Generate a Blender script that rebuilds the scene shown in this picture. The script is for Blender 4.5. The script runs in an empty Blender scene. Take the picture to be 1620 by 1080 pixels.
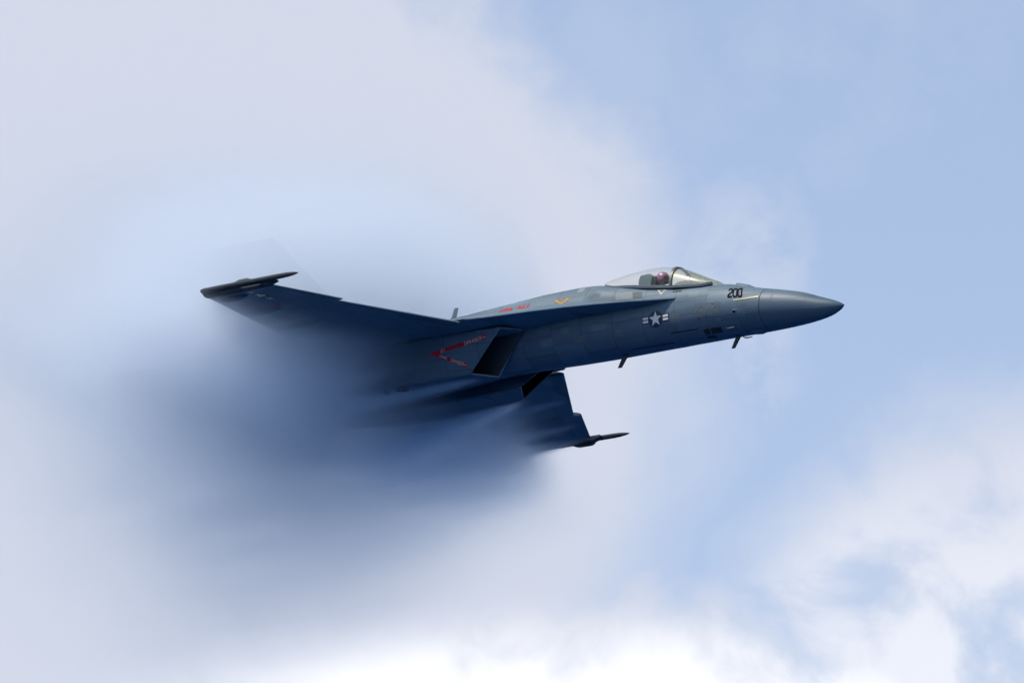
import bpy, bmesh, math, random
from mathutils import Vector, Matrix
from mathutils.bvhtree import BVHTree

random.seed(7)
S = bpy.context.scene
COL = S.collection
R = math.radians

# ------------------------------------------------------------------ camera
ELEV = R(17.0)
cam = bpy.data.cameras.new('camera')
cam.sensor_width = 36.0
cam.lens = 8648.08 / 1620.0 * 36.0
cam.clip_start = 1.0
cam.clip_end = 20000.0
camo = bpy.data.objects.new('camera', cam)
camo.location = (0, 0, 2.0)
camo.rotation_euler = (math.pi / 2 + ELEV, 0, 0)
COL.objects.link(camo)
S.camera = camo
CAMROT = Matrix.Rotation(math.pi / 2 + ELEV, 4, 'X')

# ------------------------------------------------------------------ render
S.render.engine = 'CYCLES'
S.view_settings.view_transform = 'Standard'
S.view_settings.look = 'None'
S.view_settings.exposure = 0.0
S.view_settings.gamma = 1.0
S.view_settings.use_curve_mapping = False
cy = S.cycles
cy.use_denoising = True
try:
    cy.denoiser = 'OPENIMAGEDENOISE'
except Exception:
    pass
cy.use_adaptive_sampling = True
cy.adaptive_threshold = 0.05
cy.adaptive_min_samples = 16
cy.max_bounces = 18
cy.diffuse_bounces = 2
cy.glossy_bounces = 2
cy.transmission_bounces = 4
cy.transparent_max_bounces = 12
cy.volume_bounces = 16
cy.volume_max_steps = 256
cy.volume_step_rate = 5.0
cy.caustics_reflective = False
cy.caustics_refractive = False


# ------------------------------------------------------------------ node expression helper
class NX:
    """Small expression wrapper: arithmetic on node sockets."""
    def __init__(self, nt, sock):
        self.nt = nt; self.s = sock

    def _m(self, op, *a, clamp=False):
        n = self.nt.nodes.new('ShaderNodeMath'); n.operation = op; n.use_clamp = clamp
        for i, v in enumerate(a):
            if isinstance(v, NX):
                self.nt.links.new(v.s, n.inputs[i])
            else:
                n.inputs[i].default_value = v
        return NX(self.nt, n.outputs[0])

    def __add__(self, o): return self._m('ADD', self, o)
    __radd__ = __add__
    def __sub__(self, o): return self._m('SUBTRACT', self, o)
    def __rsub__(self, o): return self._m('SUBTRACT', o, self)
    def __mul__(self, o): return self._m('MULTIPLY', self, o)
    __rmul__ = __mul__
    def __truediv__(self, o): return self._m('DIVIDE', self, o)
    def __pow__(self, o): return self._m('POWER', self, o)
    def max(self, o): return self._m('MAXIMUM', self, o)
    def min(self, o): return self._m('MINIMUM', self, o)
    def abs(self): return self._m('ABSOLUTE', self)
    def exp(self): return self._m('EXPONENT', self)
    def clamp(self): return self._m('ADD', self, 0.0, clamp=True)
    def gauss(self, c, w): 
        q = (self - c) / w
        return (q * q * -1.0).exp()
    def smooth(self, a, b):
        n = self.nt.nodes.new('ShaderNodeMapRange'); n.interpolation_type = 'SMOOTHSTEP'
        self.nt.links.new(self.s, n.inputs[0])
        for i, v in ((1, a), (2, b)):
            if isinstance(v, NX): self.nt.links.new(v.s, n.inputs[i])
            else: n.inputs[i].default_value = v
        n.inputs[3].default_value = 0.0; n.inputs[4].default_value = 1.0
        return NX(self.nt, n.outputs[0])


def combine(nt, x, y, z):
    n = nt.nodes.new('ShaderNodeCombineXYZ')
    for i, v in enumerate((x, y, z)):
        if isinstance(v, NX): nt.links.new(v.s, n.inputs[i])
        else: n.inputs[i].default_value = v
    return n.outputs[0]


def noise(nt, vec, scale, detail=3.0, rough=0.5, dist=0.0):
    n = nt.nodes.new('ShaderNodeTexNoise')
    nt.links.new(vec, n.inputs['Vector'])
    n.inputs['Scale'].default_value = scale
    n.inputs['Detail'].default_value = detail
    n.inputs['Roughness'].default_value = rough
    n.inputs['Distortion'].default_value = dist
    return NX(nt, n.outputs[0])


# ------------------------------------------------------------------ sun + sky
SUN_ELEV = R(62.0)
SUN_AZ = R(-105.0)          # clockwise from +Y (the way the camera looks) toward +X
sun_dir = Vector((math.sin(SUN_AZ) * math.cos(SUN_ELEV), math.cos(SUN_AZ) * math.cos(SUN_ELEV), math.sin(SUN_ELEV)))
sl = bpy.data.lights.new('sun', 'SUN')
sl.energy = 3.9
sl.angle = R(0.53)
sl.color = (1.0, 0.93, 0.82)
so = bpy.data.objects.new('sun', sl)
so.rotation_euler = (-sun_dir).to_track_quat('-Z', 'Y').to_euler()
so.location = (0, 0, 200)
COL.objects.link(so)

W = bpy.data.worlds.new('World')
S.world = W
W.cycles.sampling_method = 'MANUAL'
W.cycles.sample_map_resolution = 512
W.use_nodes = True
wt = W.node_tree
wt.nodes.clear()
wout = wt.nodes.new('ShaderNodeOutputWorld')
bg = wt.nodes.new('ShaderNodeBackground')
sky = wt.nodes.new('ShaderNodeTexSky')
sky.sky_type = 'NISHITA'
sky.sun_disc = False
sky.sun_elevation = SUN_ELEV
sky.sun_rotation = SUN_AZ
sky.altitude = 0.0
sky.air_density = 1.0
sky.dust_density = 1.0
sky.ozone_density = 1.5
SKY_STRENGTH = 0.122
bg.inputs['Strength'].default_value = SKY_STRENGTH
tc = wt.nodes.new('ShaderNodeTexCoord')
sep = wt.nodes.new('ShaderNodeSeparateXYZ')
wt.links.new(tc.outputs['Generated'], sep.inputs[0])
dx, dy, dz = (NX(wt, sep.outputs[i]) for i in range(3))
# azimuth from +Y and elevation, in degrees
azn = dx._m('ARCTAN2', dx, dy) * (180 / math.pi)
eln = dz._m('ARCSINE', dz) * (180 / math.pi)
gen = tc.outputs['Generated']
n_big = noise(wt, gen, 26.0, 5.0, 0.55)
n_mid = noise(wt, gen, 70.0, 6.0, 0.58, 0.3)
n_fine = noise(wt, gen, 180.0, 4.0, 0.55)
n_far = noise(wt, gen, 7.0, 4.0, 0.5)
n_puff = noise(wt, gen, 40.0, 6.0, 0.55, 0.4)
wob_a = azn + (n_big - 0.5) * 1.6 + (n_mid - 0.5) * 0.9
wob_e = eln + (n_fine - 0.5) * 0.25 + (n_mid - 0.5) * 1.0


def bank(ca, ce, wa, we, rot=0.0, soft=0.35):
    c, s_ = math.cos(R(rot)), math.sin(R(rot))
    a = wob_a - ca; e = wob_e - ce
    u = (a * c + e * s_) / wa
    v = (e * c - a * s_) / we
    return (u * u + v * v)._m('SQRT', u * u + v * v).smooth(1.0 + soft, 1.0 - soft)


# the white cumulus bank behind the jet, the low bright bank, the thin tufts by the nose
b_left = bank(-6.5, 16.9, 8.5, 5.4, -3.0, 0.12)
b_low = bank(0.6, 12.8, 4.0, 1.7, -4.0)
b_right = bank(5.5, 14.2, 3.0, 2.1, 14.0) * (0.35 + 0.65 * n_puff.smooth(0.28, 0.56)) * 0.95
b_tuft = bank(2.6, 17.5, 0.9, 1.2, 0.0) * n_mid.smooth(0.36, 0.66) * 0.5
b_veil = bank(3.6, 20.0, 3.0, 1.2, 0.0) * n_big.smooth(0.35, 0.7) * 0.28
away = (1.0 - azn.abs().smooth(6.5, 11.0) * 1.0)
elsewhere = (1.0 - away * eln.smooth(9.5, 12.0) * (1.0 - eln.smooth(22.0, 26.0))) * n_far.smooth(0.47, 0.70) * 0.45
cover = (b_left * 0.93).max(b_low).max(b_right).max(b_tuft).max(b_veil).max(elsewhere)
cover = (cover + (n_fine - 0.5) * 0.06 * cover).clamp()

mix_c = wt.nodes.new('ShaderNodeMix'); mix_c.data_type = 'RGBA'
wt.links.new((b_low * eln.smooth(14.5, 13.1) * n_puff.smooth(0.2, 0.55)).max(b_right * eln.smooth(16.5, 13.5) * 0.38).s, mix_c.inputs[0])
mix_c.inputs[6].default_value = (5.55, 5.85, 6.8, 1)      # shaded side of the banks
mix_c.inputs[7].default_value = (10.2, 10.2, 10.4, 1)      # sunlit crown
# thin high haze whitens the blue a little everywhere
mix_h = wt.nodes.new('ShaderNodeMix'); mix_h.data_type = 'RGBA'
wt.links.new((eln.smooth(65.0, 8.0) * 0.40 + 0.04).s, mix_h.inputs[0])
wt.links.new(sky.outputs[0], mix_h.inputs[6])
mix_h.inputs[7].default_value = (5.7, 6.95, 9.6, 1)
mix_s = wt.nodes.new('ShaderNodeMix'); mix_s.data_type = 'RGBA'
wt.links.new(cover.s, mix_s.inputs[0])
wt.links.new(mix_h.outputs[2], mix_s.inputs[6])
wt.links.new(mix_c.outputs[2], mix_s.inputs[7])
# added unseen sea below the horizon, its blue set to light the undersides
mix_g = wt.nodes.new('ShaderNodeMix'); mix_g.data_type = 'RGBA'
wt.links.new(eln.smooth(1.0, -1.5).s, mix_g.inputs[0])
wt.links.new(mix_s.outputs[2], mix_g.inputs[6])
mix_g.inputs[7].default_value = (0.12, 0.54, 1.65, 1)
wt.links.new(mix_g.outputs[2], bg.inputs['Color'])
wt.links.new(bg.outputs[0], wout.inputs[0])

# ------------------------------------------------------------------ jet frame in the world
BR = Matrix(((0.80694217, 0.58797579, 0.05593572, 0), (0.14546833, -0.28963891, 0.94601705, 0),
             (0.57243628, -0.75524418, -0.31925371, 0), (0, 0, 0, 1)))
BODY = Matrix.Translation((0, 0, 2.0)) @ CAMROT @ Matrix.Translation((7.29506331, 0.80026067, -120.0)) @ BR
# body axes: X forward, Y port, Z up, origin at the radome tip.  s = distance aft of the tip, y = to starboard


def P(s, y, z):
    return Vector((-s, -y, z))


# ------------------------------------------------------------------ materials
def new_mat(name):
    m = bpy.data.materials.new(name); m.use_nodes = True
    nt = m.node_tree
    return m, nt, nt.nodes['Principled BSDF'], nt.nodes['Material Output']


def plain(name, col, rough=0.5, metal=0.0, spec=0.5, noise_amt=0.15, scale=14.0):
    m, nt, b, o = new_mat(name)
    t = nt.nodes.new('ShaderNodeTexCoord')
    n = noise(nt, t.outputs['Object'], scale, 4.0, 0.6)
    mx = nt.nodes.new('ShaderNodeMix'); mx.data_type = 'RGBA'
    nt.links.new(n.s, mx.inputs[0])
    mx.inputs[6].default_value = tuple(c * (1 - noise_amt) for c in col) + (1,)
    mx.inputs[7].default_value = tuple(min(1, c * (1 + noise_amt)) for c in col) + (1,)
    nt.links.new(mx.outputs[2], b.inputs['Base Color'])
    b.inputs['Roughness'].default_value = rough
    b.inputs['Metallic'].default_value = metal
    b.inputs['Specular IOR Level'].default_value = spec
    return m


def paint(name, top, low, rough=0.54, lines=0.30):
    """Tactical grey, lighter above and darker below as painted-in light, with streaks of grime along the airflow and faint panel joints."""
    m, nt, b, o = new_mat(name)
    t = nt.nodes.new('ShaderNodeTexCoord')
    sp = nt.nodes.new('ShaderNodeSeparateXYZ'); nt.links.new(t.outputs['Object'], sp.inputs[0])
    x, y, z = (NX(nt, sp.outputs[i]) for i in range(3))
    obj = t.outputs['Object']
    blotch = noise(nt, obj, 1.7, 5.0, 0.6)
    streak = noise(nt, combine(nt, x * 0.5, y * 5.0, z * 5.0), 2.2, 4.0, 0.6)
    speck = noise(nt, obj, 26.0, 3.0, 0.6)
    edge = (z + (blotch - 0.5) * 0.25).smooth(0.30, 0.42)  # paler top and darker belly put the fall of light into the paint
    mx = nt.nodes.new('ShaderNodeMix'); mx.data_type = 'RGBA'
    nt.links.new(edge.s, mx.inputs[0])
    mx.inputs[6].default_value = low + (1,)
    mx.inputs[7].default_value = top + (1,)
    # panel joints: rings across the airflow and lines along it, staggered per bay
    sx = x * -1.0
    bay = (sx / 0.83)._m('FLOOR', sx / 0.83)
    fx = (sx / 0.83 - bay)
    ring = (fx - 0.5).abs().smooth(0.486, 0.492)
    zz = z / 0.37 + bay * 0.37
    fz = zz - zz._m('FLOOR', zz)
    row = (fz - 0.5).abs().smooth(0.470, 0.483)
    line = ring.max(row * 0.8) * speck.smooth(0.2, 0.5)
    wn = nt.nodes.new('ShaderNodeTexWhiteNoise'); wn.noise_dimensions = '2D'
    nt.links.new(combine(nt, bay, zz._m('FLOOR', zz), 0.0), wn.inputs['Vector'])
    cell = NX(nt, wn.outputs['Value'])
    # rows of fasteners beside the joints
    dots = (1.0 - ((fx - 0.5).abs() - 0.472).abs().smooth(0.002, 0.006)) * ((z * 22.0) - (z * 22.0)._m('FLOOR', z * 22.0)).smooth(0.55, 0.7)
    grime = (0.80 + 0.22 * streak + 0.20 * (blotch - 0.5) + 0.10 * (speck - 0.5)) * (1.0 - lines * line) * (1.0 + lines * 0.7 * (cell - 0.5)) * (1.0 - lines * 0.6 * dots)
    sc = nt.nodes.new('ShaderNodeVectorMath'); sc.operation = 'SCALE'
    nt.links.new(mx.outputs[2], sc.inputs[0]); nt.links.new(grime.s, sc.inputs['Scale'])
    nt.links.new(sc.outputs[0], b.inputs['Base Color'])
    nt.links.new((rough + 0.22 * (streak - 0.5) + 0.1 * line).s, b.inputs['Roughness'])
    b.inputs['Specular IOR Level'].default_value = 0.28
    bp = nt.nodes.new('ShaderNodeBump'); bp.inputs['Strength'].default_value = 0.25
    bp.inputs['Distance'].default_value = 0.01
    nt.links.new((line * -1.0 + 0.12 * speck).s, bp.inputs['Height'])
    nt.links.new(bp.outputs[0], b.inputs['Normal'])
    return m


M = {}
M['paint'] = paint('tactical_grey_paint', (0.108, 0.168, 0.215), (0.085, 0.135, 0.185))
M['radome'] = paint('radome_grey_paint', (0.102, 0.158, 0.20), (0.08, 0.128, 0.172), 0.46, 0.0)
M['patch'] = plain('light_grey_patch', (0.22, 0.255, 0.27), 0.65, spec=0.2)
M['dirty'] = plain('weathered_grey_patch', (0.115, 0.135, 0.14), 0.7, spec=0.2, noise_amt=0.35)
M['dark'] = plain('dark_recess', (0.012, 0.014, 0.017), 0.7)
M['duct'] = plain('intake_duct_shade', (0.03, 0.036, 0.042), 0.6)  # near-black puts the shade inside the intake into the colour
M['rail'] = plain('launcher_dark_grey', (0.04, 0.05, 0.06), 0.7, spec=0.2)
M['metal'] = plain('burnt_metal', (0.16, 0.14, 0.12), 0.4, 0.9)
M['navy'] = plain('insignia_navy', (0.010, 0.014, 0.028), 0.5)
M['black'] = plain('stencil_black', (0.010, 0.011, 0.016), 0.85, spec=0.08)
M['white'] = plain('insignia_white', (0.70, 0.70, 0.70), 0.5, noise_amt=0.08)
M['cream'] = plain('stencil_pale', (0.45, 0.43, 0.40), 0.5, noise_amt=0.2)
M['red'] = plain('warning_red', (0.50, 0.012, 0.02), 0.7, spec=0.15)
M['yellow'] = plain('formation_strip', (0.46, 0.44, 0.24), 0.45, noise_amt=0.1)
M['gold'] = plain('emblem_gold', (0.50, 0.26, 0.04), 0.7, spec=0.15)
M['frame'] = plain('canopy_frame_grey', (0.07, 0.08, 0.085), 0.45)
M['sill'] = plain('sill_grey', (0.085, 0.11, 0.125), 0.45)
M['seat'] = plain('seat_fabric', (0.11, 0.17, 0.20), 0.8)
M['suit'] = plain('flight_suit_green', (0.06, 0.075, 0.045), 0.85)
M['helmet'] = plain('helmet_shell', (0.30, 0.13, 0.24), 0.3, noise_amt=0.2)  # purple-red tint of the canopy glare put into the shell colour
M['visor'] = plain('helmet_visor', (0.02, 0.015, 0.03), 0.08)
M['skin'] = plain('skin', (0.45, 0.27, 0.19), 0.55)
M['mask'] = plain('oxygen_mask_rubber', (0.03, 0.045, 0.035), 0.6)
M['stain'] = plain('stained_grey_paint', (0.098, 0.135, 0.158), 0.6, spec=0.2, noise_amt=0.40, scale=16.0)
M['plate'] = plain('probe_plate_paint', (0.105, 0.158, 0.20), 0.55, spec=0.25)
M['console'] = plain('cockpit_black', (0.02, 0.022, 0.022), 0.6)


def glass_mat(name, tint, gloss, base=0.05):
    m = bpy.data.materials.new(name); m.use_nodes = True
    nt = m.node_tree; nt.nodes.clear()
    o = nt.nodes.new('ShaderNodeOutputMaterial')
    tr = nt.nodes.new('ShaderNodeBsdfTransparent'); tr.inputs[0].default_value = tint + (1,)
    gl = nt.nodes.new('ShaderNodeBsdfGlossy'); gl.inputs['Roughness'].default_value = 0.06
    gl.inputs[0].default_value = (1.0, 0.95, 0.70, 1)
    lw = nt.nodes.new('ShaderNodeLayerWeight'); lw.inputs[0].default_value = 0.5
    mx = nt.nodes.new('ShaderNodeMixShader')
    f = ((NX(nt, lw.outputs['Facing']) ** 4.0) * gloss + base).clamp()
    nt.links.new(f.s, mx.inputs[0])
    nt.links.new(tr.outputs[0], mx.inputs[1]); nt.links.new(gl.outputs[0], mx.inputs[2])
    nt.links.new(mx.outputs[0], o.inputs[0])
    return m


M['canopy'] = glass_mat('canopy_acrylic', (0.985, 0.975, 0.95), 0.25)
M['windscreen'] = glass_mat('windscreen_coated', (0.98, 0.96, 0.78), 0.5, 0.42)


# ------------------------------------------------------------------ object helpers
def link(name, me, mat, parent=None, smooth=False, angle=None):
    o = bpy.data.objects.new(name, me)
    COL.objects.link(o)
    if mat is not None:
        me.materials.append(M[mat] if isinstance(mat, str) else mat)
    if parent is not None:
        o.parent = parent
    if smooth:
        me.polygons.foreach_set('use_smooth', [True] * len(me.polygons))
        if angle is not None:
            try:
                me.set_sharp_from_angle(angle=R(angle))
            except Exception:
                pass
    return o


def mesh(name, verts, faces):
    me = bpy.data.meshes.new(name)
    me.from_pydata([tuple(v) for v in verts], [], faces)
    me.update()
    bm = bmesh.new(); bm.from_mesh(me)
    bmesh.ops.remove_doubles(bm, verts=bm.verts, dist=1e-5)
    bmesh.ops.recalc_face_normals(bm, faces=bm.faces)
    bm.to_mesh(me); bm.free()
    return me


def loft(name, rings, cap0=True, cap1=True, closed=True):
    n = len(rings[0]); V = []; F = []
    for r in rings: V += list(r)
    for i in range(len(rings) - 1):
        for j in range(n if closed else n - 1):
            k = (j + 1) % n
            F.append((i * n + j, i * n + k, (i + 1) * n + k, (i + 1) * n + j))
    if cap0: F.append(tuple(range(n)))
    if cap1: F.append(tuple(range((len(rings) - 1) * n, len(rings) * n)))
    return mesh(name, V, F)


def interp(tab, s):
    """Smooth (monotone-ish cubic) interpolation of a table [(s, v0, v1..)]."""
    if s <= tab[0][0]: return tab[0][1:]
    if s >= tab[-1][0]: return tab[-1][1:]
    for i in range(len(tab) - 1):
        if tab[i][0] <= s <= tab[i + 1][0]: break
    a, b = tab[i], tab[i + 1]
    h = b[0] - a[0]; t = (s - a[0]) / h
    out = []
    for k in range(1, len(a)):
        d = (b[k] - a[k]) / h
        if i > 0:
            p = tab[i - 1]; dp = (a[k] - p[k]) / (a[0] - p[0])
            m0 = 0 if dp * d <= 0 else 2 * dp * d / (dp + d)
        else: m0 = d
        if i < len(tab) - 2:
            q = tab[i + 2]; dn = (q[k] - b[k]) / (q[0] - b[0])
            m1 = 0 if dn * d <= 0 else 2 * dn * d / (dn + d)
        else: m1 = d
        t2, t3 = t * t, t * t * t
        out.append((2*t3 - 3*t2 + 1) * a[k] + (t3 - 2*t2 + t) * h * m0 + (-2*t3 + 3*t2) * b[k] + (t3 - t2) * h * m1)
    return tuple(out)


def mirror(me, name):
    m2 = me.copy(); m2.name = name
    for v in m2.vertices: v.co.y = -v.co.y
    m2.flip_normals()
    return m2


def both(name, me, mat, parent, **kw):
    """Starboard mesh and its port mirror image, as two objects."""
    me2 = mirror(me, name)
    return link(name, me, mat, parent, **kw), link(name, me2, mat, parent, **kw)


# ------------------------------------------------------------------ the jet
jet = bpy.data.objects.new('fighter_jet', None)
jet.empty_display_size = 2.0
COL.objects.link(jet)
jet.matrix_world = BODY
jet['label'] = 'grey twin-engine navy fighter jet numbered 200 bursting out of a vapour cloud'
jet['category'] = 'jet aircraft'

# --- fuselage: s, ztop, zbot, zmid, half width, n_top, n_bot
FUS = [
    (0.00, 0.004, -0.004, 0.0, 0.004, 2.0, 2.0),
    (0.04, 0.040, -0.045, -0.003, 0.042, 2.0, 2.0),
    (0.15, 0.105, -0.108, -0.002, 0.105, 2.0, 2.0),
    (0.35, 0.188, -0.182, 0.003, 0.182, 2.0, 2.0),
    (0.65, 0.300, -0.232, 0.030, 0.265, 2.0, 2.0),
    (1.00, 0.438, -0.262, 0.085, 0.345, 2.0, 2.0),
    (1.45, 0.560, -0.280, 0.140, 0.420, 2.0, 2.0),
    (2.00, 0.685, -0.286, 0.195, 0.487, 2.0, 2.0),
    (2.60, 0.835, -0.284, 0.26, 0.535, 2.0, 2.0),
    (3.10, 0.955, -0.282, 0.30, 0.570, 2.05, 2.0),
    (3.45, 0.965, -0.282, 0.33, 0.585, 2.4, 2.05),
    (3.90, 0.970, -0.280, 0.36, 0.600, 2.9, 2.1),
    (4.45, 1.030, -0.278, 0.38, 0.615, 3.0, 2.2),
    (5.00, 1.115, -0.276, 0.40, 0.630, 2.9, 2.25),
    (5.55, 1.215, -0.276, 0.42, 0.650, 3.2, 2.3),
    (6.20, 1.345, -0.276, 0.44, 0.690, 3.0, 2.3),
    (6.60, 1.480, -0.272, 0.45, 0.720, 2.0, 2.25),
    (7.20, 1.515, -0.270, 0.46, 0.715, 1.9, 2.2),
    (8.00, 1.505, -0.265, 0.47, 0.700, 1.9, 2.0),
    (9.00, 1.450, -0.265, 0.47, 0.680, 1.85, 1.9),
    (10.2, 1.375, -0.300, 0.45, 0.90, 1.6, 2.1),
    (12.0, 1.230, -0.400, 0.40, 1.150, 1.5, 2.6),
    (14.0, 1.050, -0.400, 0.35, 1.100, 1.7, 2.6),
    (16.0, 0.800, -0.250, 0.30, 0.900, 2.0, 2.4),
    (17.2, 0.450, 0.050, 0.25, 0.300, 2.0, 2.0),
]


def fus_ring(s, n=56):
    zt, zb, zm, hw, nt_, nb = interp(FUS, s)
    pts = []
    for i in range(n):
        a = 2 * math.pi * i / n
        c, q = math.cos(a), math.sin(a)
        e = nt_ if q >= 0 else nb
        r = (abs(c) ** e + abs(q) ** e) ** (-1.0 / e)
        y = hw * c * r
        z = zm + (zt - zm if q >= 0 else zm - zb) * q * r
        pts.append(P(s, y, z))
    return pts


stations = [0.0, 0.02, 0.05, 0.1, 0.17, 0.26, 0.36, 0.5, 0.65, 0.8, 1.0, 1.2, 1.45, 1.7, 1.94]
radome_me = loft('radome', [fus_ring(s) for s in stations])
radome = link('radome', radome_me, 'radome', jet, smooth=True, angle=50)
st2 = [1.955 + 0.1 * i for i in range(100)] + [12.2, 12.8, 13.4, 14, 14.6, 15.2, 15.8, 16.4, 17.0, 17.2]
fme = loft('fuselage', [fus_ring(s) for s in st2])
# open the cockpit
bm = bmesh.new(); bm.from_mesh(fme)
CW = 0.36
kill = [f for f in bm.faces if f.normal.z > 0.55 and abs(f.calc_center_median().y) < CW and 3.72 < -f.calc_center_median().x < 5.78]
bmesh.ops.delete(bm, geom=kill, context='FACES')
bm.to_mesh(fme); bm.free()
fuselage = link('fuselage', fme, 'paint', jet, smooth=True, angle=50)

bmf = bmesh.new(); bmf.from_mesh(fme); bmf.from_mesh(radome_me)
BVH_F = BVHTree.FromBMesh(bmf); bmf.free()

# --- leading edge extensions: outline (s, y, z) of the outer edge
LEX = [(4.12, 0.60, 0.625), (4.6, 0.80, 0.60), (5.2, 1.02, 0.585), (5.9, 1.24, 0.565), (6.6, 1.42, 0.55), (7.3, 1.56, 0.535),
       (8.0, 1.69, 0.515), (8.6, 1.80, 0.495), (8.95, 1.93, 0.47), (9.02, 2.00, 0.465), (9.6, 2.02, 0.46), (11.0, 2.02, 0.45),
       (13.3, 2.0, 0.40)]


def lex_mesh():
    rings = []
    for s, y, z in LEX:
        zi = z + 0.02
        yi = 0.40
        th = 0.04
        if s > 9.4: th = 0.14
        hump = interp([(4.1, .03), (5.3, .12), (6.4, .32), (8.0, .42), (10.0, .44), (13.3, .25)], s)[0]
        w = y - yi
        ring = []
        fr = (0, .2, .4, .55, .7, .82, .91, .97, 1.0)
        for f in fr:
            ring.append(P(s, yi + w * f, zi + (z - zi) * f + hump * (1 - f ** 2.0) + 0.010))
        for f in reversed(fr):
            ring.append(P(s, yi + w * f, zi + (z - zi) * f - th * (1 - f ** 2.2) * .8 - 0.010))
        rings.append(ring)
    return loft('leading_edge_extension', rings)


both('leading_edge_extension', lex_mesh(), 'paint', jet, smooth=True, angle=40)

# --- wings
W_LE = {1.98: 9.02, 4.60: 10.60, 4.62: 10.40, 6.18: 11.23}


def wing_line(y):
    le = 9.02 + (y - 1.98) * (10.60 - 9.02) / (4.60 - 1.98) if y <= 4.61 else 10.40 + (y - 4.62) * (11.23 - 10.40) / (6.18 - 4.62)
    te = 13.45 + (y - 1.98) * (13.15 - 13.45) / 4.2
    z = 0.46 - (y - 1.98) * 0.021
    return le, te, z


def wing_chunk(name, y0, y1, c0, c1, n=7, droop=0.0):
    """Slice of the wing between spans y0..y1 and chord fractions c0..c1."""
    rings = []
    ny = 4
    for iy in range(ny + 1):
        y = y0 + (y1 - y0) * iy / ny
        le, te, z = wing_line(y); ch = te - le
        up, lo = [], []
        for i in range(n + 1):
            c = c0 + (c1 - c0) * (i / n) ** (1.6 if c0 == 0 else 1.0)
            t = 5 * 0.046 * (0.2969 * math.sqrt(max(c, 0)) - 0.1260 * c - 0.3516 * c * c + 0.2843 * c ** 3 - 0.1015 * c ** 4)
            cam_ = -droop * ch * max(0, (0.16 - c)) ** 1.0
            up.append(P(le + c * ch, y, z + t * ch * 1.0 + cam_ + 0.003))
            lo.append(P(le + c * ch, y, z - t * ch * 0.85 + cam_ - 0.003))
        rings.append(up + lo[::-1])
    return loft(name, rings)


for nm, a in (('leading_edge_flap', (2.03, 4.60, 0.0, 0.155)), ('wing_panel', (1.90, 4.605, 0.157, 0.70)), ('trailing_edge_flap', (2.03, 4.60, 0.703, 1.0)),
              ('leading_edge_flap', (4.62, 6.18, 0.0, 0.175)), ('wing_panel', (4.62, 6.20, 0.178, 0.72)), ('aileron', (4.62, 6.17, 0.723, 1.0))):
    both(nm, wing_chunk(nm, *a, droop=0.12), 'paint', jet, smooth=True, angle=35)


# --- wing tip launchers
def tube(name, axis_pts, radii, n=16):
    rings = []
    for (s, y, z), r in zip(axis_pts, radii):
        rings.append([P(s, y + r * math.cos(2 * math.pi * i / n), z + r * math.sin(2 * math.pi * i / n)) for i in range(n)])
    return loft(name, rings)


def prism(name, poly, y0, y1, bevel=0.0):
    """Polygon in the (s, z) plane extruded from y0 to y1."""
    me = loft(name, [[P(s, y0, z) for s, z in poly], [P(s, y1, z) for s, z in poly]])
    if bevel:
        bm = bmesh.new(); bm.from_mesh(me)
        bmesh.ops.bevel(bm, geom=list(bm.edges), offset=bevel, segments=1, affect='EDGES', profile=0.5)
        bm.to_mesh(me); bm.free()
    return me


TY, TZ = 6.42, 0.36
lme = tube('wingtip_launcher', [(10.26, TY, TZ + .02), (10.30, TY, TZ + .02), (10.40, TY, TZ + .02), (10.55, TY, TZ + .02), (10.75, TY, TZ + .02), (11.1, TY, TZ + .02), (12.2, TY, TZ + .02), (12.95, TY, TZ + .02), (13.03, TY, TZ + .02)],
           [0.006, 0.020, 0.038, 0.052, 0.059, 0.060, 0.060, 0.058, 0.045])
ls, lp = both('wingtip_launcher', lme, 'rail', jet, smooth=True, angle=40)
rme = prism('launch_rail', [(10.95, TZ - .02), (11.2, TZ - .10), (13.0, TZ - .10), (13.08, TZ + .03), (11.0, TZ + .04)], TY - .20, TY - .05, 0.012)
r2 = mirror(rme, 'launch_rail')
link('launch_rail', rme, 'rail', ls); link('launch_rail', r2, 'rail', lp)
bme = prism('lug_fairing', [(11.6, TZ + .07), (11.68, TZ + .115), (11.92, TZ + .115), (12.05, TZ + .07)], TY - .03, TY + .05, 0.01)
link('lug_fairing', bme, 'patch', ls); link('lug_fairing', mirror(bme, 'lug_fairing'), 'rail', lp)
bme = prism('hinge_block', [(11.25, TZ - .08), (11.35, TZ - .13), (11.75, TZ - .13), (11.9, TZ - .08)], TY - .14, TY + .04, 0.01)
link('hinge_block', bme, 'rail', ls); link('hinge_block', mirror(bme, 'hinge_block'), 'rail', lp)


# --- flap hinge fairings under the wings
def fairing(s0, s1, y, z, w, h):
    rings = []
    for f, k in ((0, .05), (.12, .55), (.35, 1), (.65, .95), (.9, .5), (1, .06)):
        s = s0 + (s1 - s0) * f
        rings.append([P(s, y + w * k * .5 * math.cos(a), z - h * k * max(0, -math.sin(a)) + (0.04 if math.sin(a) > 0 else 0)) for a in [2 * math.pi * i / 12 for i in range(12)]])
    return loft('hinge_fairing', rings)


for s0, s1, y in ((12.15, 12.95, 5.85), (12.0, 13.15, 4.78), (11.85, 13.1, 3.62)):
    z = wing_line(y)[2] - 0.06
    both('hinge_fairing', fairing(s0, s1, y, z, 0.13, 0.085), 'paint', jet, smooth=True, angle=50)

# --- engine nacelles with raked caret intakes
TI, TO, BO, BI = (8.17, 0.78, 0.47), (8.48, 1.29, 0.41), (9.41, 1.03, -0.50), (9.07, 0.41, -0.45)


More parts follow.
